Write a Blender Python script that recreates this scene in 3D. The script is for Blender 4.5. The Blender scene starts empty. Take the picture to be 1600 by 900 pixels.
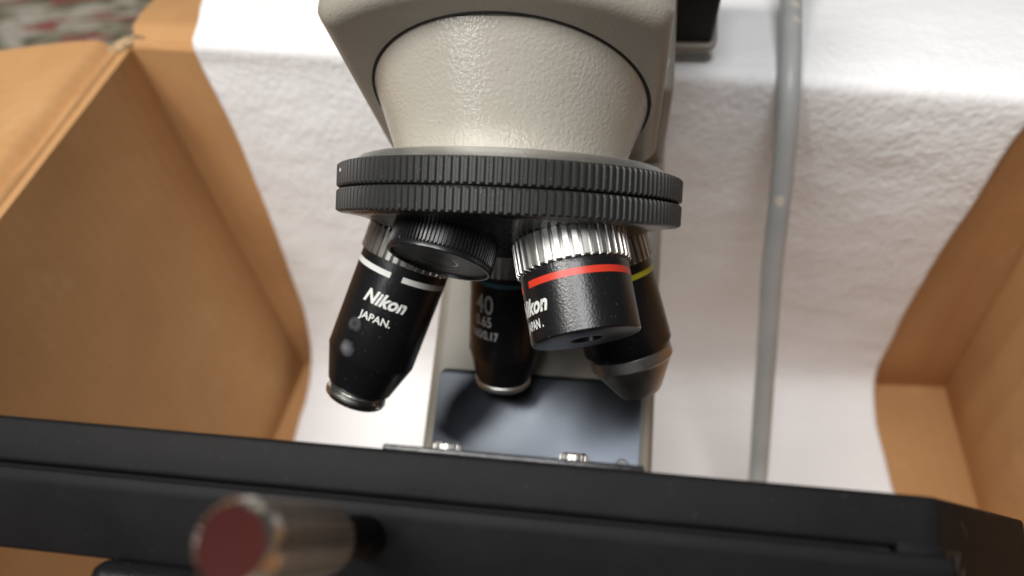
import bpy, bmesh, math, random
from mathutils import Vector, Matrix, noise
random.seed(4)
PI = math.pi
S = 0.001                                   # everything below is written in millimetres
scene = bpy.context.scene
C = scene.collection

# ------------------------------------------------------------------ camera, light, exposure
NAD = Vector((0.07628471, 0.642063, 0.76284713))          # straight down, seen from the camera (x right, y down, z forward)
NAD.normalize()
XW = (Vector((1, 0, 0)) - NAD * NAD.x).normalized()
YW = (-NAD).cross(XW)
CAM_H = 340.0                                              # camera height over the box floor
def w(p):                                                  # camera-frame point -> world (mm)
    p = Vector(p); return Vector((p.dot(XW), p.dot(YW), CAM_H - p.dot(NAD)))
def wd(v):
    v = Vector(v); return Vector((v.dot(XW), v.dot(YW), -v.dot(NAD)))

cam = bpy.data.cameras.new('camera'); co = bpy.data.objects.new('camera', cam); C.objects.link(co)
cx_, cy_, cz_ = wd((1, 0, 0)), wd((0, -1, 0)), wd((0, 0, -1))
co.matrix_world = Matrix(((cx_.x, cy_.x, cz_.x, 0), (cx_.y, cy_.y, cz_.y, 0), (cx_.z, cy_.z, cz_.z, CAM_H * S), (0, 0, 0, 1)))
cam.sensor_width = 36; cam.lens = 27.0; cam.clip_start = 0.005; cam.clip_end = 20
cam.dof.use_dof = True; cam.dof.focus_distance = 0.160; cam.dof.aperture_fstop = 10.0; cam.dof.aperture_blades = 0
scene.camera = co

world = bpy.data.worlds.new('World'); scene.world = world; world.use_nodes = True
world.node_tree.nodes['Background'].inputs[0].default_value = (1.0, 0.97, 0.93, 1)
world.node_tree.nodes['Background'].inputs[1].default_value = 0.05

def lamp(name, loc, target, size, energy, col, size_y=None):
    la = bpy.data.lights.new(name, 'AREA'); la.size = size; la.energy = energy; la.color = col
    la.shape = 'RECTANGLE' if size_y else 'DISK'
    if size_y: la.size_y = size_y
    lo = bpy.data.objects.new(name, la); C.objects.link(lo); lo.location = loc
    lo.rotation_euler = (Vector(target) - Vector(loc)).to_track_quat('-Z', 'Y').to_euler()
lamp('ceiling_lamp', (-0.44, 0.0, 1.02), (0.02, 0.15, 0.1), 0.32, 6.2, (1, 0.97, 0.92))
lamp('overhead_fill', (-0.05, -0.38, 1.95), (0.1, 0.15, 0.1), 0.8, 21, (0.985, 0.985, 1.0))  # added soft fill from above, stands in for light bounced off the ceiling
lamp('highlight_strip', (-0.90, -0.98, 1.10), (0.0, 0.17, 0.25), 0.14, 4.0, (0.96, 0.98, 1.0), 1.0)  # unseen strip light, stretched tall to give the collar its long highlight

scene.view_settings.view_transform = 'Standard'; scene.view_settings.look = 'None'
scene.view_settings.exposure = 0.06; scene.view_settings.gamma = 1
scene.cycles.use_denoising = True

# ------------------------------------------------------------------ materials
def mat(name, col, rough=0.5, metal=0.0, spec=0.5):
    m = bpy.data.materials.new(name); m.use_nodes = True
    b = m.node_tree.nodes['Principled BSDF']
    b.inputs['Base Color'].default_value = (*col, 1); b.inputs['Roughness'].default_value = rough
    b.inputs['Metallic'].default_value = metal; b.inputs['Specular IOR Level'].default_value = spec
    return m
def nd(m, t, **kw):
    n = m.node_tree.nodes.new(t)
    for k, v in kw.items(): setattr(n, k, v)
    return n
def lk(m, a, b): m.node_tree.links.new(a, b)
def bsdf(m): return m.node_tree.nodes['Principled BSDF']
def objcoord(m, scale=(1, 1, 1), out='Object'):
    t = nd(m, 'ShaderNodeTexCoord'); mp = nd(m, 'ShaderNodeMapping'); mp.inputs['Scale'].default_value = scale
    lk(m, t.outputs[out], mp.inputs['Vector']); return mp.outputs['Vector']
def noise_tex(m, vec, scale, detail=3, rough=0.5, dist=0.0):
    n = nd(m, 'ShaderNodeTexNoise'); n.inputs['Scale'].default_value = scale; n.inputs['Detail'].default_value = detail
    n.inputs['Roughness'].default_value = rough; n.inputs['Distortion'].default_value = dist
    if vec is not None: lk(m, vec, n.inputs['Vector'])
    return n.outputs['Fac']
def ramp(m, fac, stops):
    r = nd(m, 'ShaderNodeValToRGB'); e = r.color_ramp.elements
    e[0].position, e[0].color = stops[0][0], (*stops[0][1], 1)
    e[1].position, e[1].color = stops[-1][0], (*stops[-1][1], 1)
    for p, c in stops[1:-1]:
        q = e.new(p); q.color = (*c, 1)
    lk(m, fac, r.inputs['Fac']); return r.outputs['Color']
def bump(m, h, strength, dist=0.001, prev=None):
    b = nd(m, 'ShaderNodeBump'); b.inputs['Strength'].default_value = strength; b.inputs['Distance'].default_value = dist
    lk(m, h, b.inputs['Height'])
    if prev is not None: lk(m, prev, b.inputs['Normal'])
    return b.outputs['Normal']
def mixcol(m, fac, a, b, mode='MIX'):
    n = nd(m, 'ShaderNodeMix', data_type='RGBA', blend_type=mode)
    for v, i in ((fac, 0), (a, 6), (b, 7)):
        if hasattr(v, 'is_output'): lk(m, v, n.inputs[i])
        else: n.inputs[i].default_value = v if i == 0 else (*v, 1)
    return n.outputs[2]
def math_(m, op, a, b=None, c=None):
    n = nd(m, 'ShaderNodeMath', operation=op)
    for i, v in enumerate((a, b, c)):
        if v is None: continue
        if hasattr(v, 'is_output'): lk(m, v, n.inputs[i])
        else: n.inputs[i].default_value = v
    return n.outputs[0]

def make_paint(name, col, rough, pebble, bstr):
    m = mat(name, col, rough)
    v = objcoord(m)
    peb = noise_tex(m, v, pebble, 2, 0.55)
    mott = noise_tex(m, v, 60, 4)
    lk(m, ramp(m, mott, [(0.3, tuple(c * 0.93 for c in col)), (0.7, col)]), bsdf(m).inputs['Base Color'])
    # dirt specks
    sp = noise_tex(m, v, 900, 1)
    base = bsdf(m).inputs['Base Color'].links[0].from_socket
    lk(m, mixcol(m, ramp(m, sp, [(0.0, (0, 0, 0)), (0.77, (0, 0, 0)), (0.80, (0.6, 0.6, 0.6))]), base, (0.12, 0.10, 0.08)), bsdf(m).inputs['Base Color'])
    lk(m, bump(m, peb, bstr, 0.0004), bsdf(m).inputs['Normal'])
    return m
M_CREAM = make_paint('cream_paint_pebbled', (0.47, 0.44, 0.376), 0.13, 1250, 0.45)
bsdf(M_CREAM).inputs['Specular IOR Level'].default_value = 0.8
M_CREAM2 = make_paint('cream_paint_fine_shaded', (0.35, 0.324, 0.272), 0.40, 2100, 0.30)  # same cream as the collar, darkened to put shade on the head's underside

def make_black(name, col, rough, grain=2500, bstr=0.12, dust=0.5, spec=0.5):
    m = mat(name, col, rough, spec=spec)
    v = objcoord(m)
    lk(m, bump(m, noise_tex(m, v, grain, 2), bstr, 0.0002), bsdf(m).inputs['Normal'])
    wear = noise_tex(m, v, 45, 6, 0.62)
    r = nd(m, 'ShaderNodeMapRange'); r.inputs[3].default_value = rough - 0.06; r.inputs[4].default_value = rough + 0.12
    lk(m, wear, r.inputs[0]); lk(m, r.outputs[0], bsdf(m).inputs['Roughness'])
    sp = noise_tex(m, v, 1500, 0)
    lk(m, mixcol(m, ramp(m, sp, [(0.0, (0, 0, 0)), (0.80, (0, 0, 0)), (0.84, (dust * 0.5,) * 3)]), col, (0.3, 0.28, 0.25)), bsdf(m).inputs['Base Color'])
    return m
M_RUBBER = make_black('black_rubber', (0.026, 0.026, 0.024), 0.42, 1800, 0.15, 0.4, 0.5)
M_ANOD = make_black('black_anodised', (0.007, 0.007, 0.008), 0.27, 2200, 0.30, 0.25, 0.6)
M_STAGE = make_black('black_stage_paint', (0.005, 0.0047, 0.0053), 0.58, 2600, 0.22, 0.06, 0.16)
M_UNDER = make_black('dark_nosepiece_metal', (0.022, 0.020, 0.019), 0.25, 1200, 0.03)
M_CAP = make_black('black_cap_plastic', (0.009, 0.009, 0.010), 0.30, 2200, 0.12)
M_CAPF = make_black('black_cap_face', (0.010, 0.010, 0.010), 0.33, 3000, 0.9, 0.6)
def scratch(m, amt):
    v = objcoord(m); base = bsdf(m).inputs['Base Color'].links[0].from_socket
    for rot, sc in ((0.3, 70), (-0.9, 55), (1.3, 80)):
        mp = nd(m, 'ShaderNodeMapping'); mp.inputs['Rotation'].default_value = (rot, rot * 1.4, rot); mp.inputs['Scale'].default_value = (0.06, 3.2, 3.2); lk(m, v, mp.inputs['Vector'])
        n = noise_tex(m, mp.outputs['Vector'], sc, 2, 0.4)
        base = mixcol(m, ramp(m, n, [(0.0, (0, 0, 0)), (0.715, (0, 0, 0)), (0.735, (amt,) * 3)]), base, (0.12, 0.115, 0.11))
    sm = noise_tex(m, v, 22, 6, 0.7)
    base = mixcol(m, ramp(m, sm, [(0.35, (0, 0, 0)), (0.75, (amt * 0.16,) * 3)]), base, (0.16, 0.15, 0.14))
    lk(m, base, bsdf(m).inputs['Base Color'])
scratch(M_STAGE, 0.35); scratch(M_ANOD, 0.05)
M_PLATE = make_black('blue_black_plate', (0.040, 0.045, 0.053), 0.27, 900, 0.03, 0.1); bsdf(M_PLATE).inputs['Metallic'].default_value = 0.9
M_HOLE = mat('black_bore', (0.003, 0.003, 0.003), 0.6)

def make_metal(name, col, rough, aniso=False):
    m = mat(name, col, rough, 1.0)
    v = objcoord(m)
    wv = noise_tex(m, v, 260, 4, 0.6)
    r = nd(m, 'ShaderNodeMapRange'); r.inputs[3].default_value = rough - 0.08; r.inputs[4].default_value = rough + 0.14
    lk(m, wv, r.inputs[0]); lk(m, r.outputs[0], bsdf(m).inputs['Roughness'])
    lk(m, bump(m, noise_tex(m, v, 1600, 2), 0.08, 0.0002), bsdf(m).inputs['Normal'])
    return m
M_ALU = make_metal('satin_aluminium', (0.68, 0.67, 0.64), 0.42)
M_CHROME = make_metal('chrome', (0.70, 0.69, 0.66), 0.22)
M_STEEL = make_metal('brushed_steel', (0.50, 0.48, 0.45), 0.36)
M_BRONZE = make_metal('dark_nickel', (0.30, 0.285, 0.26), 0.40)
M_WHITE = mat('white_ink', (0.72, 0.72, 0.68), 0.5)
M_RED = mat('red_ink', (0.62, 0.040, 0.018), 0.38)
M_YEL = mat('yellow_ink', (0.72, 0.66, 0.03), 0.45)
M_TEAL = mat('teal_ink', (0.03, 0.085, 0.10), 0.45)
M_KNOBRED = mat('red_brown_inlay', (0.045, 0.009, 0.007), 0.7, spec=0.08)
M_DULL = make_metal('dull_worn_steel', (0.40, 0.38, 0.35), 0.46)
M_GREYINK = mat('grey_ink', (0.42, 0.42, 0.40), 0.5)

def make_card():
    m = mat('corrugated_cardboard', (0.4, 0.25, 0.12), 0.78, spec=0.22)
    uv = nd(m, 'ShaderNodeUVMap').outputs['UV']
    mp = nd(m, 'ShaderNodeMapping'); mp.inputs['Scale'].default_value = (1, 0.05, 1); lk(m, uv, mp.inputs['Vector'])
    streak = noise_tex(m, mp.outputs['Vector'], 75, 4, 0.6)
    blot = noise_tex(m, uv, 16, 5, 0.6)
    fib = noise_tex(m, uv, 800, 3, 0.7)
    c1 = ramp(m, blot, [(0.3, (0.47, 0.250, 0.104)), (0.52, (0.52, 0.284, 0.121)), (0.75, (0.57, 0.320, 0.140))])
    c2 = ramp(m, streak, [(0.3, (0.80, 0.76, 0.72)), (0.65, (1.0, 1.0, 1.0))])
    c = mixcol(m, 0.10, c1, c2, 'MULTIPLY')
    c = mixcol(m, 0.25, c, ramp(m, fib, [(0.3, (0.7, 0.66, 0.6)), (0.7, (1, 1, 1))]), 'MULTIPLY')
    scu = noise_tex(m, uv, 34, 8, 0.72, 0.6)
    c = mixcol(m, ramp(m, scu, [(0.0, (0, 0, 0)), (0.60, (0, 0, 0)), (0.72, (0.45,) * 3)]), c, (0.60, 0.40, 0.22))
    spk = noise_tex(m, uv, 420, 2)
    c = mixcol(m, ramp(m, spk, [(0.0, (0, 0, 0)), (0.70, (0, 0, 0)), (0.76, (0.5,) * 3)]), c, (0.24, 0.13, 0.06))
    lk(m, c, bsdf(m).inputs['Base Color'])
    wv = nd(m, 'ShaderNodeTexWave'); wv.bands_direction = 'X'; wv.inputs['Scale'].default_value = 48; wv.inputs['Distortion'].default_value = 1.2
    wv.inputs['Detail'].default_value = 2; lk(m, mp.outputs['Vector'], wv.inputs['Vector'])
    n1 = bump(m, wv.outputs['Fac'], 0.13, 0.0006)
    n2 = bump(m, fib, 0.25, 0.0003, n1)
    lk(m, n2, bsdf(m).inputs['Normal'])
    return m
M_CARD = make_card()
def make_torn():
    m = mat('torn_cardboard', (0.55, 0.37, 0.2), 0.9)
    v = objcoord(m); n = noise_tex(m, v, 700, 5, 0.7)
    lk(m, ramp(m, n, [(0.3, (0.36, 0.22, 0.10)), (0.7, (0.70, 0.52, 0.32))]), bsdf(m).inputs['Base Color'])
    lk(m, bump(m, n, 0.8, 0.001), bsdf(m).inputs['Normal']); return m
M_TORN = make_torn()

def make_paper():
    m = mat('white_paper_towel', (0.83, 0.82, 0.81), 0.85, spec=0.2)
    uv = nd(m, 'ShaderNodeUVMap').outputs['UV']
    vo = nd(m, 'ShaderNodeTexVoronoi'); vo.feature = 'SMOOTH_F1'; vo.inputs['Scale'].default_value = 460; lk(m, uv, vo.inputs['Vector'])
    wr = noise_tex(m, uv, 42, 5, 0.6, 1.2)
    fib = noise_tex(m, uv, 900, 3, 0.6)
    mp = nd(m, 'ShaderNodeMapping'); mp.inputs['Rotation'].default_value = (0, 0, 0.9); mp.inputs['Scale'].default_value = (1, 0.35, 1); lk(m, uv, mp.inputs['Vector'])
    wr2 = noise_tex(m, mp.outputs['Vector'], 70, 4, 0.55, 0.8)
    n1 = bump(m, wr, 0.09, 0.004); n2 = bump(m, wr2, 0.13, 0.003, n1); n3 = bump(m, vo.outputs['Distance'], 0.45, 0.0007, n2); n4 = bump(m, fib, 0.15, 0.0003, n3)
    lk(m, n4, bsdf(m).inputs['Normal'])
    lk(m, ramp(m, fib, [(0.25, (0.86, 0.857, 0.85)), (0.7, (0.93, 0.928, 0.922))]), bsdf(m).inputs['Base Color'])
    bsdf(m).inputs['Subsurface Weight'].default_value = 0.0
    return m
M_PAPER = make_paper()

def make_carpet():
    m = mat('floral_carpet', (0.3, 0.28, 0.22), 0.95, spec=0.1)
    v = objcoord(m)
    mp = nd(m, 'ShaderNodeMapping'); mp.inputs['Rotation'].default_value = (0, 0, -0.55); mp.inputs['Scale'].default_value = (0.40, 1, 1); lk(m, v, mp.inputs['Vector'])
    a = noise_tex(m, mp.outputs['Vector'], 42, 3, 0.55, 1.3)
    mp2 = nd(m, 'ShaderNodeMapping'); mp2.inputs['Rotation'].default_value = (0, 0, 0.75); mp2.inputs['Scale'].default_value = (0.35, 1, 1); mp2.inputs['Location'].default_value = (3, 5, 1); lk(m, v, mp2.inputs['Vector'])
    b = noise_tex(m, mp2.outputs['Vector'], 46, 2, 0.5, 1.0)
    tuft = noise_tex(m, v, 700, 3, 0.7)
    c = ramp(m, a, [(0.36, (0.15, 0.14, 0.10)), (0.45, (0.27, 0.26, 0.17)), (0.53, (0.42, 0.38, 0.28)), (0.63, (0.72, 0.65, 0.55))])
    c = mixcol(m, ramp(m, b, [(0.0, (0, 0, 0)), (0.56, (0, 0, 0)), (0.60, (0.85,) * 3)]), c, (0.42, 0.10, 0.09))
    c = mixcol(m, 0.4, c, ramp(m, tuft, [(0.3, (0.55, 0.55, 0.55)), (0.7, (1, 1, 1))]), 'MULTIPLY')
    lk(m, c, bsdf(m).inputs['Base Color']); lk(m, bump(m, tuft, 0.9, 0.003), bsdf(m).inputs['Normal'])
    return m
M_CARPET = make_carpet()

def spot_mask(m, vec, centre, rad, nscale, soft=0.35):
    """soft-edged blotch of its own shape at a point of the object (mm)"""
    sub = nd(m, 'ShaderNodeVectorMath', operation='DISTANCE'); lk(m, vec, sub.inputs[0]); sub.inputs[1].default_value = [c * S for c in centre]
    n = noise_tex(m, vec, nscale, 3)
    d = math_(m, 'ADD', sub.outputs['Value'], math_(m, 'MULTIPLY', math_(m, 'SUBTRACT', n, 0.5), rad * S * 1.4))
    r = nd(m, 'ShaderNodeMapRange'); r.inputs[1].default_value = rad * S; r.inputs[2].default_value = rad * S * (1 - soft)
    r.inputs[3].default_value = 0; r.inputs[4].default_value = 1; lk(m, d, r.inputs[0]); return r.outputs[0]

# ------------------------------------------------------------------ mesh helpers
def link(name, me, m, parent=None, mw=None, sharp=35):
    me.materials.clear(); me.materials.append(m)
    if sharp is not None:
        me.shade_smooth(); me.set_sharp_from_angle(angle=math.radians(sharp))
    o = bpy.data.objects.new(name, me); C.objects.link(o)
    if parent is not None: o.parent = parent
    if mw is not None: o.matrix_local = mw
    return o
def pydata(name, vs, fs, uvs=None):
    me = bpy.data.meshes.new(name); me.from_pydata([Vector(v) * S for v in vs], [], fs)
    me.update()
    if uvs:
        ul = me.uv_layers.new(name='UVMap')
        for l in me.loops: ul.data[l.index].uv = uvs[l.vertex_index]
    return me
def recalc(me):
    bm = bmesh.new(); bm.from_mesh(me); bmesh.ops.remove_doubles(bm, verts=bm.verts, dist=1e-7)
    bmesh.ops.recalc_face_normals(bm, faces=bm.faces); bm.to_mesh(me); bm.free(); return me
def lathe(name, prof, n=96, a0=0.0, a1=None):
    """prof: (radius, z) along local z, ends on the axis are closed; a0..a1 makes an open arc"""
    vs, fs = [], []
    full = a1 is None
    k = n if full else n + 1
    for r, z in prof:
        for i in range(k):
            a = a0 + (2 * PI if full else (a1 - a0)) * i / n
            vs.append((r * math.cos(a), r * math.sin(a), z))
    for j in range(len(prof) - 1):
        for i in range(n):
            i2 = (i + 1) % k
            fs.append((j * k + i, j * k + i2, (j + 1) * k + i2, (j + 1) * k + i))
    return recalc(pydata(name, vs, fs))
def fluted(name, zprof, n, pat, rin=0.0, phase=0.0):
    """ring with grooves: zprof (z, radius cap), pat: list of (fraction of pitch, radius); closed to rin at both ends"""
    ths = []; rs = []
    for t in range(n):
        for fr, r in pat:
            ths.append(2 * PI * (t + fr) / n + phase); rs.append(r)
    k = len(ths); vs = []; fs = []
    rows = [(zprof[0][0], rin, True)] + [(z, r, False) for z, r in zprof] + [(zprof[-1][0], rin, True)]
    for z, cap, core in rows:
        for th, r in zip(ths, rs):
            q = max(cap, 0.001) if core else min(cap, r)
            vs.append((q * math.cos(th), q * math.sin(th), z))
    for j in range(len(rows) - 1):
        for i in range(k):
            i2 = (i + 1) % k
            fs.append((j * k + i, j * k + i2, (j + 1) * k + i2, (j + 1) * k + i))
    return recalc(pydata(name, vs, fs))
def extrude_poly(name, pts, z0, z1, bev=0.0, seg=3, axis='Z', bevel_angle=25):
    """closed outline extruded; axis Z: pts are (x,y); axis X: pts are (y,z)"""
    bm = bmesh.new()
    def mk(p, h): return Vector((p[0], p[1], h)) if axis == 'Z' else Vector((h, p[0], p[1]))
    b0 = [bm.verts.new(mk(p, z0) * S) for p in pts]; b1 = [bm.verts.new(mk(p, z1) * S) for p in pts]
    bm.faces.new(b0); bm.faces.new(b1)
    for i in range(len(pts)):
        j = (i + 1) % len(pts); bm.faces.new((b0[i], b0[j], b1[j], b1[i]))
    bmesh.ops.recalc_face_normals(bm, faces=bm.faces)
    if bev:
        es = [e for e in bm.edges if len(e.link_faces) == 2 and e.calc_face_angle() > math.radians(bevel_angle)]
        bmesh.ops.bevel(bm, geom=es, offset=bev * S, segments=seg, affect='EDGES', profile=0.5, clamp_overlap=True)
    me = bpy.data.meshes.new(name); bm.to_mesh(me); bm.free(); return me
def arc(cx, cy, r, a0, a1, n):
    return [(cx + r * math.cos(math.radians(a0 + (a1 - a0) * i / n)), cy + r * math.sin(math.radians(a0 + (a1 - a0) * i / n))) for i in range(n + 1)]
def tag(o, label, cat=None, kind=None):
    if label: o['label'] = label
    if cat: o['category'] = cat
    if kind: o['kind'] = kind
    return o

# ------------------------------------------------------------------ setting: carpet
me = bpy.data.meshes.new('carpet')
me.from_pydata([(-2, -2, -0.006), (2, -2, -0.006), (2, 3, -0.006), (-2, 3, -0.006)], [], [(0, 1, 2, 3)])
carpet = link('carpet', me, M_CARPET, sharp=None); tag(carpet, 'grey green carpet with red leaf pattern under the box', None, 'structure')

# ------------------------------------------------------------------ cardboard box
FBL, FBR = Vector((-139.5, 239.2, 0)), Vector((190, 208.6, 0))
RBL, RBR = Vector((-158.8, 261, 185)), Vector((167.5, 190.3, 185))
FFL, FFR = Vector((-212, -140, 0)), Vector((146, -165, 0))
RFL, RFR = Vector((-207, -125, 185)), Vector((128, -160, 185))
box = bpy.data.objects.new('cardboard_box', None); C.objects.link(box); box.empty_display_size = 0.02
tag(box, 'brown corrugated cardboard box with open flaps holding the microscope', 'box')
def nz(p, sc, seed=0): return noise.noise(Vector((p[0] * sc + seed, p[1] * sc + seed * 1.7, p[2] * sc - seed)))
def panel(name, a, b, c, d, inward, nu=40, nv=24, thick=4.0, amp=1.6, seed=0, parent=box, rip=0.0):
    """quad a-b (bottom) c-d (top, c over b); thickness goes away from 'inward'"""
    vs, uvs, fs = [], [], []
    nrm = ((b - a).cross(d - a)).normalized()
    if nrm.dot(Vector(inward)) < 0: nrm = -nrm
    lu, lv = (b - a).length * S, (d - a).length * S
    for lay in (0, 1):
        for j in range(nv + 1):
            for i in range(nu + 1):
                s, t = i / nu, j / nv
                p = a.lerp(b, s).lerp(d.lerp(c, s), t)
                edge = min(1, 6 * min(s, 1 - s, t, 1 - t))
                off = amp * (nz(p, 0.012, seed) + 0.4 * nz(p, 0.04, seed + 3)) * edge
                off += rip * noise.noise(Vector((s * lu * 70, t * 0.6, seed))) * min(1, 10 * min(t, 1 - t)) * min(1, 14 * min(s, 1 - s))
                vs.append(p + nrm * (off - lay * thick)); uvs.append((s * lu + seed, t * lv + lay))
    k = nu + 1; L = k * (nv + 1)
    for j in range(nv):
        for i in range(nu):
            q = (j * k + i, j * k + i + 1, (j + 1) * k + i + 1, (j + 1) * k + i)
            fs.append(q); fs.append(tuple(L + x for x in reversed(q)))
    for i in range(nu):
        fs.append((i, i + 1, L + i + 1, L + i)); a2 = nv * k + i; fs.append((a2 + 1, a2, L + a2, L + a2 + 1))
    for j in range(nv):
        fs.append(((j + 1) * k, j * k, L + j * k, L + (j + 1) * k)); a2 = j * k + nu; fs.append((a2, a2 + k, L + a2 + k, L + a2))
    me = pydata(name, vs, fs, uvs)
    bm = bmesh.new(); bm.from_mesh(me); bmesh.ops.recalc_face_normals(bm, faces=bm.faces); bm.to_mesh(me); bm.free()
    return link(name, me, M_CARD, parent, sharp=50)
panel('floor_panel', FFL, FFR, FBR, FBL, (0, 0, 1), 30, 40, amp=0.6, seed=1)
panel('wall', FBL - (FBR - FBL) * 0.012, FBR + (FBR - FBL) * 0.012, RBR + (RBR - RBL) * 0.012, RBL - (RBR - RBL) * 0.012, (0, -1, 0), nu=150, seed=2, rip=2.2)
panel('wall', FFL, FBL, RBL, RFL, (1, 0, 0), nu=100, seed=3, rip=0.4)
panel('wall', FBR, FFR, RFR, RBR, (-1, 0, 0), nu=130, seed=4, amp=2.6, rip=2.2)
panel('wall', FFR, FFL, RFL, RFR, (0, 1, 0), seed=5)
def flap(name, a, b, out, width, droop, seed, taper=(0, 0), start=0.6, expo=1.4):
    """folded-out flap hinged on a-b with a crushed score line; a cross-section swept along the rim"""
    out = Vector(out).normalized()
    sec = [(start, -1.0), (1.6, 1.0), (3.2, 1.6), (4.6, 0.4), (6.2, -0.9), (7.8, 0.2), (9.6, 1.9), (12, 2.6)]
    nx = 30
    for i in range(1, nx + 1):
        t = i / nx; sec.append((12 + (width - 12) * t, 2.6 - droop * t ** expo))
    n = 60; vs, uvs, fs = [], [], []
    m_ = len(sec); ab = (b - a); L = ab.length
    for lay in (0, 1):
        for i in range(n + 1):
            for (o_, z_) in sec:
                s = i / n; f_ = o_ / width
                s2 = s * (1 - (taper[0] + taper[1]) * f_ / L) + taper[0] * f_ / L
                p = a + ab * s2 + out * o_
                zz = z_ + (1.3 * nz((s2 * L, o_, 0), 0.012, seed) + 0.5 * nz((s2 * L, o_, 0), 0.06, seed)) * min(1, o_ / 15)
                if o_ < 12: zz += 0.8 * nz((s2 * L, o_ * 2, 0), 0.09, seed + 9)
                p = p + Vector((0, 0, zz - lay * 3.4)); p += out * (0 if lay == 0 else 0.4)
                vs.append(p); uvs.append((s2 * L * S + seed, o_ * S + lay))
    LL = (n + 1) * m_
    for i in range(n):
        for j in range(m_ - 1):
            q = (i * m_ + j, i * m_ + j + 1, (i + 1) * m_ + j + 1, (i + 1) * m_ + j); fs.append(q); fs.append(tuple(LL + x for x in reversed(q)))
        for j in (0, m_ - 1):
            fs.append((i * m_ + j, (i + 1) * m_ + j, LL + (i + 1) * m_ + j, LL + i * m_ + j))
    for i in (0, n):
        for j in range(m_ - 1):
            fs.append((i * m_ + j, i * m_ + j + 1, LL + i * m_ + j + 1, LL + i * m_ + j))
    me = pydata(name, vs, fs, uvs)
    bm = bmesh.new(); bm.from_mesh(me); bmesh.ops.recalc_face_normals(bm, faces=bm.faces); bm.to_mesh(me); bm.free()
    return link(name, me, M_CARD, box, sharp=60)
flap('flap', RBL + Vector((-2, 2, 0)), RFL, (-1, 0.07, 0), 150, 14, 11, (0, 3))
flap('flap', RBL + Vector((0, 0, 0)), RBR, (0.215, 1, 0), 190, 50, 12, (-73, -75), expo=1.1)
flap('flap', RBR, RFR, (1, -0.1, 0), 150, 60, 13, (3, 3))
flap('flap', RFL, RFR, (-0.1, -1, 0), 150, 70, 14, (3, 3))
# torn corner of the box where both flaps part
bm = bmesh.new(); bmesh.ops.create_icosphere(bm, subdivisions=4, radius=1)
for v in bm.verts:
    p = v.co.copy(); d = 1 + 0.35 * nz(p, 1.7, 2) + 0.22 * nz(p, 5.5, 4)
    q = Vector((p.x * 2.8, p.y * 6.6, p.z * 2.0)) * d
    q.rotate(Matrix.Rotation(-0.75, 3, 'Z'))
    v.co = (q + Vector((-161.5, 262.5, 185.6))) * S
me = bpy.data.meshes.new('torn_corner'); bm.to_mesh(me); bm.free()
tc = link('torn_corner', me, M_TORN, box, sharp=60); tc['label'] = 'torn frayed corner between two flaps'

# ------------------------------------------------------------------ paper towel lining
def bez(pts, n):
    """Catmull-Rom through points"""
    out = []
    P = [pts[0] * 2 - pts[1]] + pts + [pts[-1] * 2 - pts[-2]]
    for i in range(1, len(P) - 2):
        a, b, c, d = P[i - 1], P[i], P[i + 1], P[i + 2]
        for k in range(n):
            t = k / n
            out.append(0.5 * ((2 * b) + (c - a) * t + (2 * a - 5 * b + 4 * c - d) * t * t + (3 * b - a - 3 * c + d) * t ** 3))
    out.append(P[-2].copy()); return out
V = Vector
left = [V((-158, 395, 158)), V((-146.5, 330, 176)), V((-138, 294, 185.2)), V((-131, 267, 189.8)), V((-129.6, 257.0, 190.1)), V((-129.4, 254.4, 189.9)), V((-129.3, 253.3, 188.9)), V((-129.1, 253.0, 186.5)), V((-128.8, 252.8, 181)),
        V((-126.5, 250, 160)), V((-126, 246, 100)), V((-127.5, 241, 45)), V((-130, 232, 16)), V((-133, 214, 4)), V((-136, 192, 2.2)), V((-139, 120, 2)), V((-141, 40, 2))]
right = [V((238, 350, 152)), V((200, 270, 175.5)), V((173, 235, 184.8)), V((152.5, 205, 189.8)), V((148.2, 195.0, 190.1)), V((147.4, 192.3, 189.9)), V((147, 191.2, 188.9)), V((146.8, 190.8, 186.5)), V((146.5, 190.7, 181)),
         V((144.5, 192.5, 160)), V((145, 199, 100)), V((148.5, 206, 45)), V((150.5, 206, 16)), V((150, 192, 4)), V((148, 172, 2.2)), V((142, 100, 2)), V((135, 20, 2))]
NV, NU = 440, 190
la_, ra_ = bez(left, 40), bez(right, 40)
cum = [0.0]
for q in range(len(la_) - 1):
    cum.append(cum[-1] + ((la_[q + 1] - la_[q]).length + (ra_[q + 1] - ra_[q]).length) / 2)
LL_ = cum[-1]; lp, rp = [], []; q = 0
for j_ in range(NV + 1):                                  # both edges are sampled at the same fold lines
    t = LL_ * j_ / NV
    while q < len(cum) - 2 and cum[q + 1] < t: q += 1
    f_ = (t - cum[q]) / max(1e-9, cum[q + 1] - cum[q]); lp.append(la_[q].lerp(la_[q + 1], f_)); rp.append(ra_[q].lerp(ra_[q + 1], f_))
VRIM = cum[5 * 40]
vs, uvs, fs = [], [], []
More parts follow.
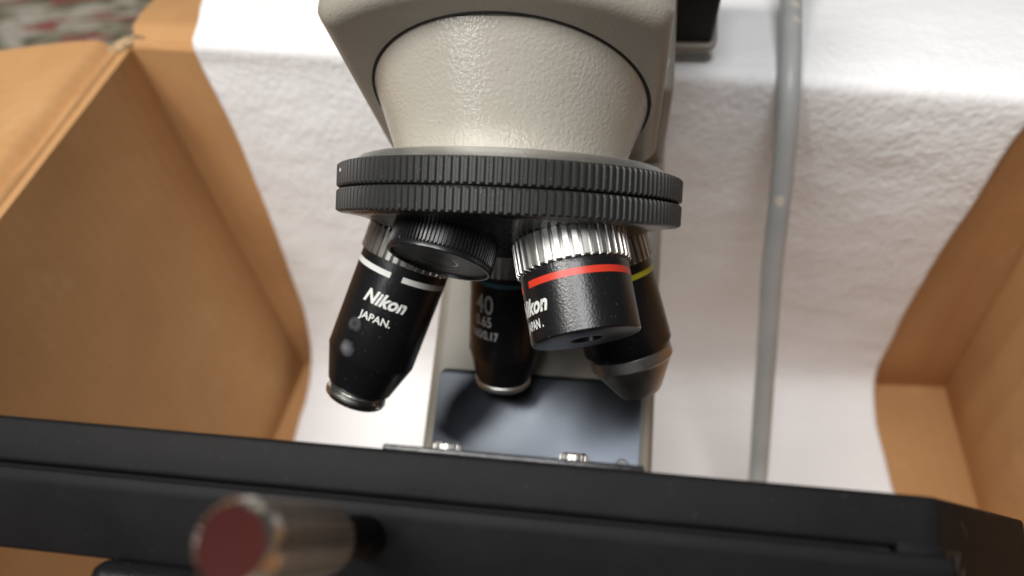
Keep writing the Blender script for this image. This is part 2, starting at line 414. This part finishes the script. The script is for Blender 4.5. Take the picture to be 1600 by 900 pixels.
for j in range(NV + 1):
    a, b = lp[j], rp[j]
    j0, j1 = max(0, j - 1), min(NV, j + 1)
    for i in range(NU + 1):
        s = i / NU; p = a.lerp(b, s)
        tan = lp[j1].lerp(rp[j1], s) - lp[j0].lerp(rp[j0], s)
        nrm = (b - a).cross(tan).normalized()
        if nrm.dot(V((0, -0.6, 0.8))) < 0: nrm = -nrm
        u_, v_ = s * 295, j / NV * LL_
        h = 1.1 * nz((u_, v_ * 0.6, 0), 0.018, 7) + 0.5 * nz((u_ * 0.7 + v_ * 0.5, v_ * 0.9 - u_ * 0.3, 3), 0.05, 2) + 0.14 * nz((u_ + 0.4 * v_, v_, 1), 0.11, 5)
        h += 0.16 * (1 - abs(nz((u_ * 0.6 - v_ * 0.5, v_ + u_ * 0.25, 8), 0.085, 1))) ** 4
        dr = abs(v_ - VRIM)
        h *= min(1.0, 0.2 + dr / 45)
        e = min(s, 1 - s); wob = 1.2 * nz((v_, 0, 0), 0.03, 4) * (1 if e < 0.02 else max(0, 1 - (e - 0.02) / 0.1))
        p = p + nrm * (h + 1.6) + (b - a).normalized() * wob
        vs.append(p); uvs.append((u_ * S, v_ * S))
k = NU + 1
for j in range(NV):
    for i in range(NU): fs.append((j * k + i, j * k + i + 1, (j + 1) * k + i + 1, (j + 1) * k + i))
me = pydata('paper_towel', vs, fs, uvs)
pt = link('paper_towel', me, M_PAPER, sharp=None); pt.data.shade_smooth()
sm = pt.modifiers.new('thickness', 'SOLIDIFY'); sm.thickness = 0.0005; sm.offset = 0
tag(pt, 'white embossed paper towel lining the box under the microscope', 'paper towel')

# ------------------------------------------------------------------ microscope frame
F_C = Vector((-0.876195, -15.839294, 180.413448))
F_R = Vector((0.98920271, 0.0563772, -0.135276)); F_D = Vector((-0.0932381, 0.9542467, -0.2841126)); F_B = Vector((0.1130692, 0.2936578, 0.9491999))
AL = 0.352; DE = 0.126; R0, H0 = 22.54, 1.56
o_, ax, ay, az = w(F_C), wd(F_R), wd(F_B), wd(-F_D)
MW = Matrix(((ax.x, ay.x, az.x, o_.x * S), (ax.y, ay.y, az.y, o_.y * S), (ax.z, ay.z, az.z, o_.z * S), (0, 0, 0, 1)))
BASE = Vector((5, 150, -176))                            # where the foot of the stand touches the box floor
scope = bpy.data.objects.new('microscope', None); C.objects.link(scope); scope.empty_display_size = 0.02
scope.matrix_world = MW @ Matrix.Translation(BASE * S)
tag(scope, 'cream and black laboratory microscope with five-port nosepiece lying on paper', 'microscope')
ML = Matrix.Translation(-BASE * S)                       # microscope frame inside the empty
def part(name, me, m, local=None, sharp=35, label=None):
    o = link(name, me, m, scope, ML @ local if local is not None else ML, sharp)
    if label: o['label'] = label
    return o
def sub(name, me, m, parent, sharp=35, label=None):
    o = link(name, me, m, parent, None, sharp)
    if label: o['label'] = label
    return o

# stand: arm, base and head
armp = [(60, 44), (60, -118), (30, -126), (-70, -132), (-78, -140), (-78, -174), (150, -176), (152, -140), (118, -40), (84, 40), (80, 108), (60, 108)]
part('arm', extrude_poly('arm', armp, -29, 39, 4, 3, 'X'), M_CREAM2)
HZ = 23.0
def head_outline(x0, x1, yb, yf, rc=6):
    xc = (x0 + x1) / 2; hw = (x1 - x0) / 2; sag = 11.5
    R_ = (hw * hw + sag * sag) / (2 * sag)
    pts = []
    half = math.degrees(math.asin((hw - 2.0) / R_))
    pts += [(xc + R_ * math.sin(math.radians(-half + 2 * half * i / 20)), yf + R_ - R_ * math.cos(math.radians(-half + 2 * half * i / 20))) for i in range(21)]
    ycor = pts[-1][1] + 2.5
    pts += [(x1, ycor)]
    pts += arc(x1 - rc, yb - rc, rc, 0, 90, 6) + arc(x0 + rc, yb - rc, rc, 90, 180, 6)
    pts += [(x0, ycor)]
    return pts
part('head', extrude_poly('head', head_outline(-36, 34, 17.5, -54.5), HZ, 118, 4.0, 5, 'Z', 40), M_CREAM2)
part('arm_bridge', extrude_poly('arm_bridge', [(17, 46), (62, 46), (62, 112), (17, 112)], -34, 38.3, 2.5, 3, 'X'), M_CREAM2)
lh = part('lamp_housing', extrude_poly('lamp_housing', [(16, 81.5), (47.2, 81.5), (47.2, 122), (16, 122)], 30, 51.4, 1.6, 3, 'X'), M_STAGE)
sub('back_plate', extrude_poly('back_plate', arc(49.6, 83.4, 3.4, 270, 360, 5) + [(53, 122), (30, 122), (30, 80)], -50, -47, 0.6, 2), M_CREAM2, lh).matrix_local = Matrix.Rotation(PI / 2, 4, 'X')

# slide-way plate on the front of the arm
plate = part('slideway_plate', extrude_poly('slideway_plate', [(-25, -118), (35, -118), (35, -25.5)] + arc(33, -27.5, 2, 0, 90, 3)[1:] + arc(-23, -27.5, 2, 90, 180, 3), -59.9, -57.6, 0.3, 2), M_PLATE, Matrix.Rotation(PI / 2, 4, 'X'))
M_X = Matrix.Rotation(PI / 2, 4, 'X')                   # local z -> -y (towards the front)
o = part('socket_screw', lathe('socket_screw', [(0.001, 0), (1.7, 0), (1.7, 0.9), (1.4, 1.2), (0.8, 1.2), (0.7, 0.5), (0.001, 0.5)], 32), M_ANOD, Matrix.Translation(Vector((30.4, 57.5, -49.6)) * S) @ M_X)

# nosepiece: sloping collar, chrome ring, knurled turret
def rcone(s): return 26.0 + (s - 12.5) * 0.37
TUR = Matrix.Rotation(AL, 4, 'X')                        # local z = turret axis, upwards
part('nosepiece_collar', lathe('nosepiece_collar', [(rcone(11.5), 11.5), (rcone(12.5), 12.5), (rcone(20), 20), (rcone(30), 30), (rcone(37), 37), (rcone(37) - 3, 38), (20, 39)], 160), M_CREAM, TUR)
vs, fs = [], []; n = 160
for i in range(n):
    a = 2 * PI * i / n; ca, sa = math.cos(a), math.sin(a)
    for zt in (HZ - 0.25, HZ + 1.0):
        # find height on the collar where the head's underside cuts it
        s_ = 25.0
        for _ in range(40):
            r_ = rcone(s_) + 0.55
            zz = math.sin(AL) * (r_ * sa) + math.cos(AL) * s_
            s_ += (zt - zz) * 0.8
        r_ = rcone(s_) + 0.55
        vs.append((r_ * ca, r_ * sa, s_))
    vs_in = rcone(vs[-2][2]) - 0.2
    vs.append((vs_in * ca, vs_in * sa, vs[-2][2]))
for i in range(n):
    j = (i + 1) % n
    fs.append((3 * i, 3 * j, 3 * j + 1, 3 * i + 1)); fs.append((3 * i + 2, 3 * j + 2, 3 * j, 3 * i))
part('collar_gap_line', recalc(pydata('collar_gap_line', vs, fs)), M_HOLE, TUR)  # black ring paints the dark of the gap between collar and head
RD = 39.6
tur = part('turret', lathe('turret', [(0.001, 11.0), (36.0, 11.0), (37.5, 10.0), (37.5, 0.4), (36.5, -0.4), (33.5, -0.9), (12, -8.2), (9.5, -8.6), (0.001, -8.8)], 144), M_UNDER, TUR)
NK = 156
def knurl(name, z0, z1, ph):
    r = RD; g = RD - 0.5
    return fluted(name, [(z0, r - 0.9), (z0 + 0.2, r - 0.4), (z0 + 0.55, r), (z1 - 0.55, r), (z1 - 0.2, r - 0.4), (z1, r - 0.9)], NK,
                  [(0.0, g), (0.10, r - 0.1), (0.16, r), (0.52, r), (0.58, r - 0.1), (0.68, g), (0.84, g - 0.02)], 36.5, ph)
sub('knurled_grip', knurl('knurled_grip', 5.25, 10.7, 0.0), M_RUBBER, tur, 28)
sub('knurled_grip', knurl('knurled_grip', -0.1, 5.05, 0.013), M_RUBBER, tur, 28)
sub('chrome_ring', lathe('chrome_ring', [(24, 12.9), (33.6, 12.95), (34.6, 12.6), (36.6, 10.9), (36.9, 10.3), (30, 10.2)], 160), M_ALU, tur)
dm = extrude_poly('white_index_dot', [(-0.35, -0.5), (0.35, -0.5), (0.35, 0.5), (-0.35, 0.5)], 0, 0.12)
ad = math.radians(-90 - 58)
dot = sub('white_index_dot', dm, M_WHITE, tur)
dot.matrix_local = Matrix.Translation(Vector((math.cos(ad) * (RD - 0.02), math.sin(ad) * (RD - 0.02), 8.6)) * S) @ Matrix.Rotation(ad, 4, 'Z') @ Matrix.Rotation(PI / 2, 4, 'Y')

# objectives --------------------------------------------------------
CAMM = MW.inverted() @ co.matrix_world.translation        # camera in the microscope frame (m)
def port(k, ds=0.0, dy=0.0):
    """frame at nosepiece port k: local z runs down the objective, x faces the viewer's side of the room"""
    ph = k * 2 * PI / 5 + DE
    T3 = TUR.to_3x3()
    rad = T3 @ Vector((math.sin(ph), -math.cos(ph), 0)); up = T3 @ Vector((0, 0, 1))
    u = (-up * math.cos(AL) + rad * math.sin(AL)).normalized()
    base = rad * R0 - up * H0
    base = base + u * ds
    x = (CAMM / S - base); x = (x - u * x.dot(u)).normalized(); y = u.cross(x)
    base = base + y * dy
    return Matrix(((x.x, y.x, u.x, base.x * S), (x.y, y.y, u.y, base.y * S), (x.z, y.z, u.z, base.z * S), (0, 0, 0, 1)))
def text_mesh(body, size, shear=0.0, bold=0.0, sx=1.0, spacing=1.0):
    cu = bpy.data.curves.new('lettering', 'FONT'); cu.body = body; cu.size = size; cu.shear = shear; cu.offset = bold
    cu.align_x = 'CENTER'; cu.align_y = 'CENTER'; cu.space_character = spacing; cu.resolution_u = 4; cu.fill_mode = 'FRONT'
    to = bpy.data.objects.new('lettering', cu); C.objects.link(to)
    dg = bpy.context.evaluated_depsgraph_get(); me = bpy.data.meshes.new_from_object(to.evaluated_get(dg))
    bpy.data.objects.remove(to); bpy.data.curves.remove(cu)
    for v in me.vertices: v.co.x *= sx
    return me
def wrap(me, R, th0, s0, tilt=0.0, lift=0.05):
    bm = bmesh.new(); bm.from_mesh(me)
    xs = [v.co.x for v in bm.verts]; x = min(xs) + 0.5
    while x < max(xs):
        bmesh.ops.bisect_plane(bm, geom=bm.verts[:] + bm.edges[:] + bm.faces[:], plane_co=(x, 0, 0), plane_no=(1, 0, 0)); x += 0.5
    for v in bm.verts:
        a = th0 - v.co.x / R; v.co = Vector(((R + lift) * math.cos(a), (R + lift) * math.sin(a), s0 - v.co.y)) * S
    bmesh.ops.recalc_face_normals(bm, faces=bm.faces)
    bm.to_mesh(me); bm.free(); return me
def knurled_ring(r, z0, z1, n=38, depth=0.75):
    return fluted('knurled_ring', [(z0, r - 0.9), (z0 + 0.8, r), (z1 - 0.25, r), (z1, r - 0.2)], n,
                  [(0.0, r), (0.28, r + 0.03), (0.56, r), (0.62, r - 0.15), (0.69, r - depth * 0.85), (0.79, r - depth), (0.90, r - depth * 0.85), (0.96, r - 0.15)], 5)
def band(R, s0, s1, a0, a1, m, parent, name='colour_band'):
    """painted band between two azimuths (degrees)"""
    me = lathe(name, [(R - 0.02, s0), (R + 0.045, s0 + 0.02), (R + 0.045, s1 - 0.02), (R - 0.02, s1)], 90, math.radians(a0), math.radians(a1))
    return sub(name, me, m, parent, 40)
dg = math.degrees
# red-banded short objective
M4 = port(0.5, 1.4, 0.5)
RB, R4 = 11.0, 11.35
ob = part('objective', lathe('objective', [(9, -3), (9, 3), (R4, 7.5), (R4, 9), (R4, 22.0), (R4 - 0.25, 22.35), (R4 - 0.6, 22.45), (3.35, 22.45), (3.25, 22.2), (3.2, 17), (0.001, 17)], 128), M_ANOD, M4, 30,
          'short black objective with red band and bright silver knurled ring')
sub('knurled_ring', knurled_ring(12.1, 0.2, 7.7, 40), M_ALU, ob, 25)
sub('bore', lathe('bore', [(3.15, 21.6), (3.1, 17.2), (0.001, 17.1)], 48), M_HOLE, ob)
band(R4, 9.9, 11.35, 70 - 360 + 2, 56, M_RED, ob)
sub('lettering', wrap(text_mesh('Nikon', 4.5, 0.30, 0.17, 0.86, 1.05), R4, math.radians(60), 15.2), M_WHITE, ob, None)
sub('lettering', wrap(text_mesh('JAPAN .', 2.6, 0.0, 0.07, 0.72), R4, math.radians(58), 18.9), M_WHITE, ob, None)

# white-banded long objective
M100 = port(-1.5)
m100 = M_ANOD.copy(); m100.name = 'black_anodised_scuffed'
v_ = objcoord(m100)
def cyl(th, s, R=RB): return (R * math.cos(math.radians(th)), R * math.sin(math.radians(th)), s)
k1 = spot_mask(m100, v_, cyl(35, 26.6), 2.0, 260, 0.5); k1b = spot_mask(m100, v_, cyl(34, 26.7), 1.4, 300, 0.8); k2 = spot_mask(m100, v_, cyl(36, 33.2), 2.6, 200, 0.9)
kk = math_(m100, 'ADD', math_(m100, 'MULTIPLY', math_(m100, 'SUBTRACT', k1, math_(m100, 'MULTIPLY', k1b, 0.6)), 0.12), math_(m100, 'MULTIPLY', k2, 0.32)); kk.node.use_clamp = True
bc = bsdf(m100).inputs['Base Color'].links[0].from_socket
lk(m100, mixcol(m100, kk, bc, (0.55, 0.56, 0.60)), bsdf(m100).inputs['Base Color'])
ob = part('objective', lathe('objective', [(9, -3), (9, 2), (RB, 7), (RB, 12), (RB, 35.4), (RB - 0.25, 36.0), (8.2, 44.0), (7.4, 44.3), (7.0, 44.9), (7.0, 46)], 128), m100, M100, 30,
          'long black objective with broken white band and scuffs on its barrel')
sub('knurled_ring', knurled_ring(11.7, 2.2, 9.6), M_STEEL, ob, 25)
for a0, a1 in ((12, 85), (-110, -3)):
    band(RB, 11.8, 13.2, a0, a1, M_WHITE, ob)
sub('lettering', wrap(text_mesh('Nikon', 4.4, 0.30, 0.17, 0.92, 1.05), RB, math.radians(8), 19.0), M_WHITE, ob, None)
sub('lettering', wrap(text_mesh('JAPAN.', 2.6, 0.0, 0.05, 1.0), RB, math.radians(11), 23.8), M_WHITE, ob, None)
tip = sub('front_lens_mount', lathe('front_lens_mount', [(7.0, 44.5), (7.5, 45.0), (6.9, 45.6), (7.6, 46.0), (7.8, 46.8), (7.6, 47.7), (6.9, 48.3), (3, 48.4), (0.001, 48.1)], 96), M_CHROME, ob, 40)

# yellow-banded objective with a steel nose
M10 = port(1.5)
ob = part('objective', lathe('objective', [(9, -3), (9, 3), (RB, 7.5), (RB, 9), (RB, 29.3), (RB - 0.3, 30.0), (RB - 1.0, 31.2), (9, 31.4)], 128), M_ANOD, M10, 30,
          'black objective with yellow band and dark steel cone nose')
sub('knurled_ring', knurled_ring(11.7, 1.6, 8.6), M_STEEL, ob, 25)
band(RB, 10.9, 12.2, -300, 55, M_YEL, ob)
M_NOSE = M_BRONZE.copy(); M_NOSE.name = 'scratched_dark_nickel'
v_ = objcoord(M_NOSE); sc_ = noise_tex(M_NOSE, v_, 330, 5, 0.7, 2.0)
lk(M_NOSE, ramp(M_NOSE, sc_, [(0.3, (0.40, 0.38, 0.35)), (0.60, (0.47, 0.45, 0.41)), (0.66, (0.70, 0.66, 0.55)), (0.69, (0.45, 0.43, 0.39))]), bsdf(M_NOSE).inputs['Base Color'])
sub('steel_band', lathe('steel_band', [(9.9, 30.6), (10.35, 31.0), (10.35, 33.6), (9.9, 34.2)], 96), M_STEEL, ob, 30)
sub('nose_cone', lathe('nose_cone', [(10.0, 33.8), (9.6, 34.6), (5.6, 41.4), (4.9, 42.2), (3.2, 42.5), (0.001, 42.3)], 96), M_NOSE, ob, 30)

# teal-banded objective at the back
M40 = port(2.5); RT = 10.0
ob = part('objective', lathe('objective', [(9, -3), (9, 3), (RT, 8), (RT, 12), (RT, 35.0), (RT - 0.3, 35.8), (7.9, 43.4), (7.6, 44.6), (5, 45)], 128), M_ANOD, M40, 30,
          'black objective with dim teal band and printed 40, behind the others')
sub('knurled_ring', knurled_ring(10.8, 3.0, 10.3), M_STEEL, ob, 25)
band(RT, 12.0, 13.2, -180, 178, M_TEAL, ob)
sub('lettering', wrap(text_mesh('40', 7.8, 0.0, 0.06, 0.74), RT, math.radians(36), 18.8), M_GREYINK, ob, None)
sub('lettering', wrap(text_mesh('0.65', 4.2, 0.0, 0.09, 0.76), RT, math.radians(37), 23.6), M_GREYINK, ob, None)
sub('lettering', wrap(text_mesh('160/0.17', 3.5, 0.0, 0.08, 0.72), RT, math.radians(36), 27.6), M_GREYINK, ob, None)
sub('front_lens_mount', lathe('front_lens_mount', [(7.4, 44.2), (7.9, 44.7), (7.9, 45.9), (7.2, 46.6), (3, 46.7), (0.001, 46.3)], 96), M_ALU, ob, 40)

# screw-in cap of the empty port
MC = port(-0.5, 0.5, -1.4)
cap = part('port_cap', lathe('port_cap', [(8, -3), (10.2, -0.2), (10.9, 0.5), (11.2, 1.4), (11.2, 2.1), (10.6, 2.3), (10.6, 7.0), (11.1, 7.2), (11.25, 7.6), (11.2, 8.2), (10.9, 8.35), (10.5, 8.3), (10.3, 7.7), (0.001, 7.6)], 128), M_CAP, MC, 30,
           'black plastic screw cap closing the empty port')
sub('knurled_ring', fluted('knurled_ring', [(1.6, 10.9), (2.0, 11.3), (6.9, 11.3), (7.1, 11.0)], 84, [(0, 11.3), (0.35, 11.3), (0.5, 10.85), (0.8, 10.85)], 8), M_CAP, cap, 25)
sub('cap_face', lathe('cap_face', [(10.2, 7.75), (4.2, 7.72), (4.0, 7.5), (3.6, 7.5), (3.4, 7.7), (0.001, 7.7)], 96), M_CAPF, cap, 30)

# stage ---------------------------------------------------------------
yf = -45.0
top_out = [(-118, yf), (71.5, yf)] + [(74.2, yf + 0.8), (105, -4)] + arc(101, 4, 6, -20, 60, 4) + [(100, 52), (-118, 52)]
stage = part('stage', extrude_poly('stage', top_out, -65.2, -57.8, 0.8, 3), M_STAGE)
lowp = [(yf - 0.4, -65.95), (yf - 0.5, -68), (yf + 4.2, -79.2), (50, -79.2), (50, -65.95)]
sub('lower_plate', extrude_poly('lower_plate', lowp, -116, 75.5, 0.6, 3, 'X'), M_STAGE, stage)
sub('stage_web', extrude_poly('stage_web', [(68, yf + 0.03), (71.5, yf + 0.03), (74.2, yf + 0.83), (104.97, -3.97), (106.6, 1.95), (106.8, 6), (99, 50), (68, 50)], -95, -64.6), M_STAGE, stage)
sub('stage_core', extrude_poly('stage_core', [(-114, yf + 3), (67.9, yf + 3), (67.9, 49), (-114, 49)], -66.5, -64.8), M_STAGE, stage)
sub('slide_rest', extrude_poly('slide_rest', [(-10, -43.5), (32, -43.5), (32, 10), (-10, 10)], -58.2, -56.9, 0.4, 2), M_ANOD, stage)
sub('drive_housing', extrude_poly('drive_housing', [(-56, -44), (-20, -44), (-20, -10), (-56, -10)], -100, -79.0, 3, 3), M_ANOD, stage)
for xs, slot in ((-16.5, 0.4), (17.4, 1.3)):
    o = part('thumb_screw', fluted('thumb_screw', [(-0.2, 3.5), (0.3, 3.9), (7.2, 3.9), (7.8, 3.3)], 20, [(0, 3.9), (0.5, 3.9), (0.6, 3.65), (0.9, 3.65)]), M_ALU, Matrix.Translation(Vector((xs, 40, -56.8)) * S))
    sub('screw_slot', extrude_poly('screw_slot', [(-0.6, -3.6), (0.6, -3.6), (0.6, 3.6), (-0.6, 3.6)], 6.6, 7.9), M_HOLE, o).rotation_euler = (0, 0, slot - 0.4)
KN = Matrix.Translation(Vector((-10.3, -46.5, -71.5)) * S) @ M_X
knob = part('drive_knob', fluted('drive_knob', [(16.5, 3.8), (17.6, 4.6), (40, 4.6), (41.6, 4.35), (42.2, 4.2), (42.4, 3.7)], 26, [(0, 4.6), (0.5, 4.6), (0.62, 4.4), (0.88, 4.4)], 3.6), M_DULL, KN, 30, 'silver knob with red brown end in front of the stage')
sub('knob_inlay', lathe('knob_inlay', [(3.8, 43.55), (3.7, 43.2), (2.0, 42.9), (0.001, 42.75)], 64), M_KNOBRED, knob, 30)
sub('knob_bezel', lathe('knob_bezel', [(4.3, 40.9), (4.66, 41.1), (4.62, 41.7), (3.95, 43.45), (3.8, 43.6), (3.6, 43.2)], 72), M_CHROME, knob, 30)
sub('knob_shaft', lathe('knob_shaft', [(3.3, -1.0), (3.3, 16.8), (3.7, 17.2)], 40), M_STAGE, knob, 30)

# ------------------------------------------------------------------ power cord
def px(x, y, z): return w(((x - 800) / 1200 * z, (y - 450) / 1200 * z, z))
pts = [V((150, 900, -2)), V((135, 700, -1.5)), V((120, 560, 18)), V((108, 460, 105)), px(1222, -260, 322), px(1230, -120, 289), px(1236, -10, 259), px(1236, 65, 244), px(1232, 150, 239), px(1221, 285, 251), px(1207, 425, 266), px(1196, 565, 284), px(1184, 740, 298), px(1165, 900, 288), MW @ (Vector((62, 96, -128)) * S) / S, MW @ (Vector((46, 112, -146)) * S) / S, MW @ (Vector((36, 114, -150)) * S) / S]
path = bez(pts, 14)
vs, fs = [], []; nr = 20; rc = 3.5
for i, p in enumerate(path):
    t = (path[min(i + 1, len(path) - 1)] - path[max(i - 1, 0)]).normalized(); a = t.cross(V((0, 0, 1)))
    if a.length < 1e-3: a = V((1, 0, 0))
    a.normalize(); b = t.cross(a); wob = a * (0.35 * nz(p, 0.022, 1)) + b * (0.3 * nz(p, 0.03, 2))
    for q in range(nr):
        th = 2 * PI * q / nr; r_ = rc * (1 + 0.035 * nz(p, 0.06, 3) + 0.02 * nz((p[0] + 9 * math.cos(th), p[1] + 9 * math.sin(th), p[2]), 0.12, 6))
        vs.append(p + wob + a * math.cos(th) * r_ + b * math.sin(th) * r_)
for i in range(len(path) - 1):
    for q in range(nr):
        q2 = (q + 1) % nr; fs.append((i * nr + q, i * nr + q2, (i + 1) * nr + q2, (i + 1) * nr + q))
fs.append(tuple(reversed(range(nr)))); fs.append(tuple(range((len(path) - 1) * nr, len(path) * nr)))
M_CORD = mat('grey_vinyl', (0.30, 0.32, 0.32), 0.42)
v_ = objcoord(M_CORD)
blot = noise_tex(M_CORD, v_, 55, 4)
cc = ramp(M_CORD, blot, [(0.3, (0.39, 0.40, 0.39)), (0.7, (0.47, 0.48, 0.465))])
f1 = math_(M_CORD, 'MAXIMUM', spot_mask(M_CORD, v_, px(1242, 12, 250), 2.5, 420, 0.3), spot_mask(M_CORD, v_, px(1242, 34, 246), 2.4, 420, 0.3)); f2 = spot_mask(M_CORD, v_, px(1219, 314, 250), 1.9, 420, 0.3); f3 = spot_mask(M_CORD, v_, px(1176, 745, 294), 1.8, 300, 0.3)
ff = math_(M_CORD, 'MAXIMUM', math_(M_CORD, 'MAXIMUM', f1, f2), f3)
lk(M_CORD, mixcol(M_CORD, math_(M_CORD, 'MULTIPLY', ff, 0.8), cc, (0.70, 0.64, 0.50)), bsdf(M_CORD).inputs['Base Color'])
lk(M_CORD, bump(M_CORD, noise_tex(M_CORD, v_, 120, 3), 0.15, 0.001), bsdf(M_CORD).inputs['Normal'])
cord = link('power_cord', recalc(pydata('power_cord', vs, fs)), M_CORD, sharp=60)
tag(cord, 'grey vinyl power cord with pale paint flecks hanging over the paper', 'cord')
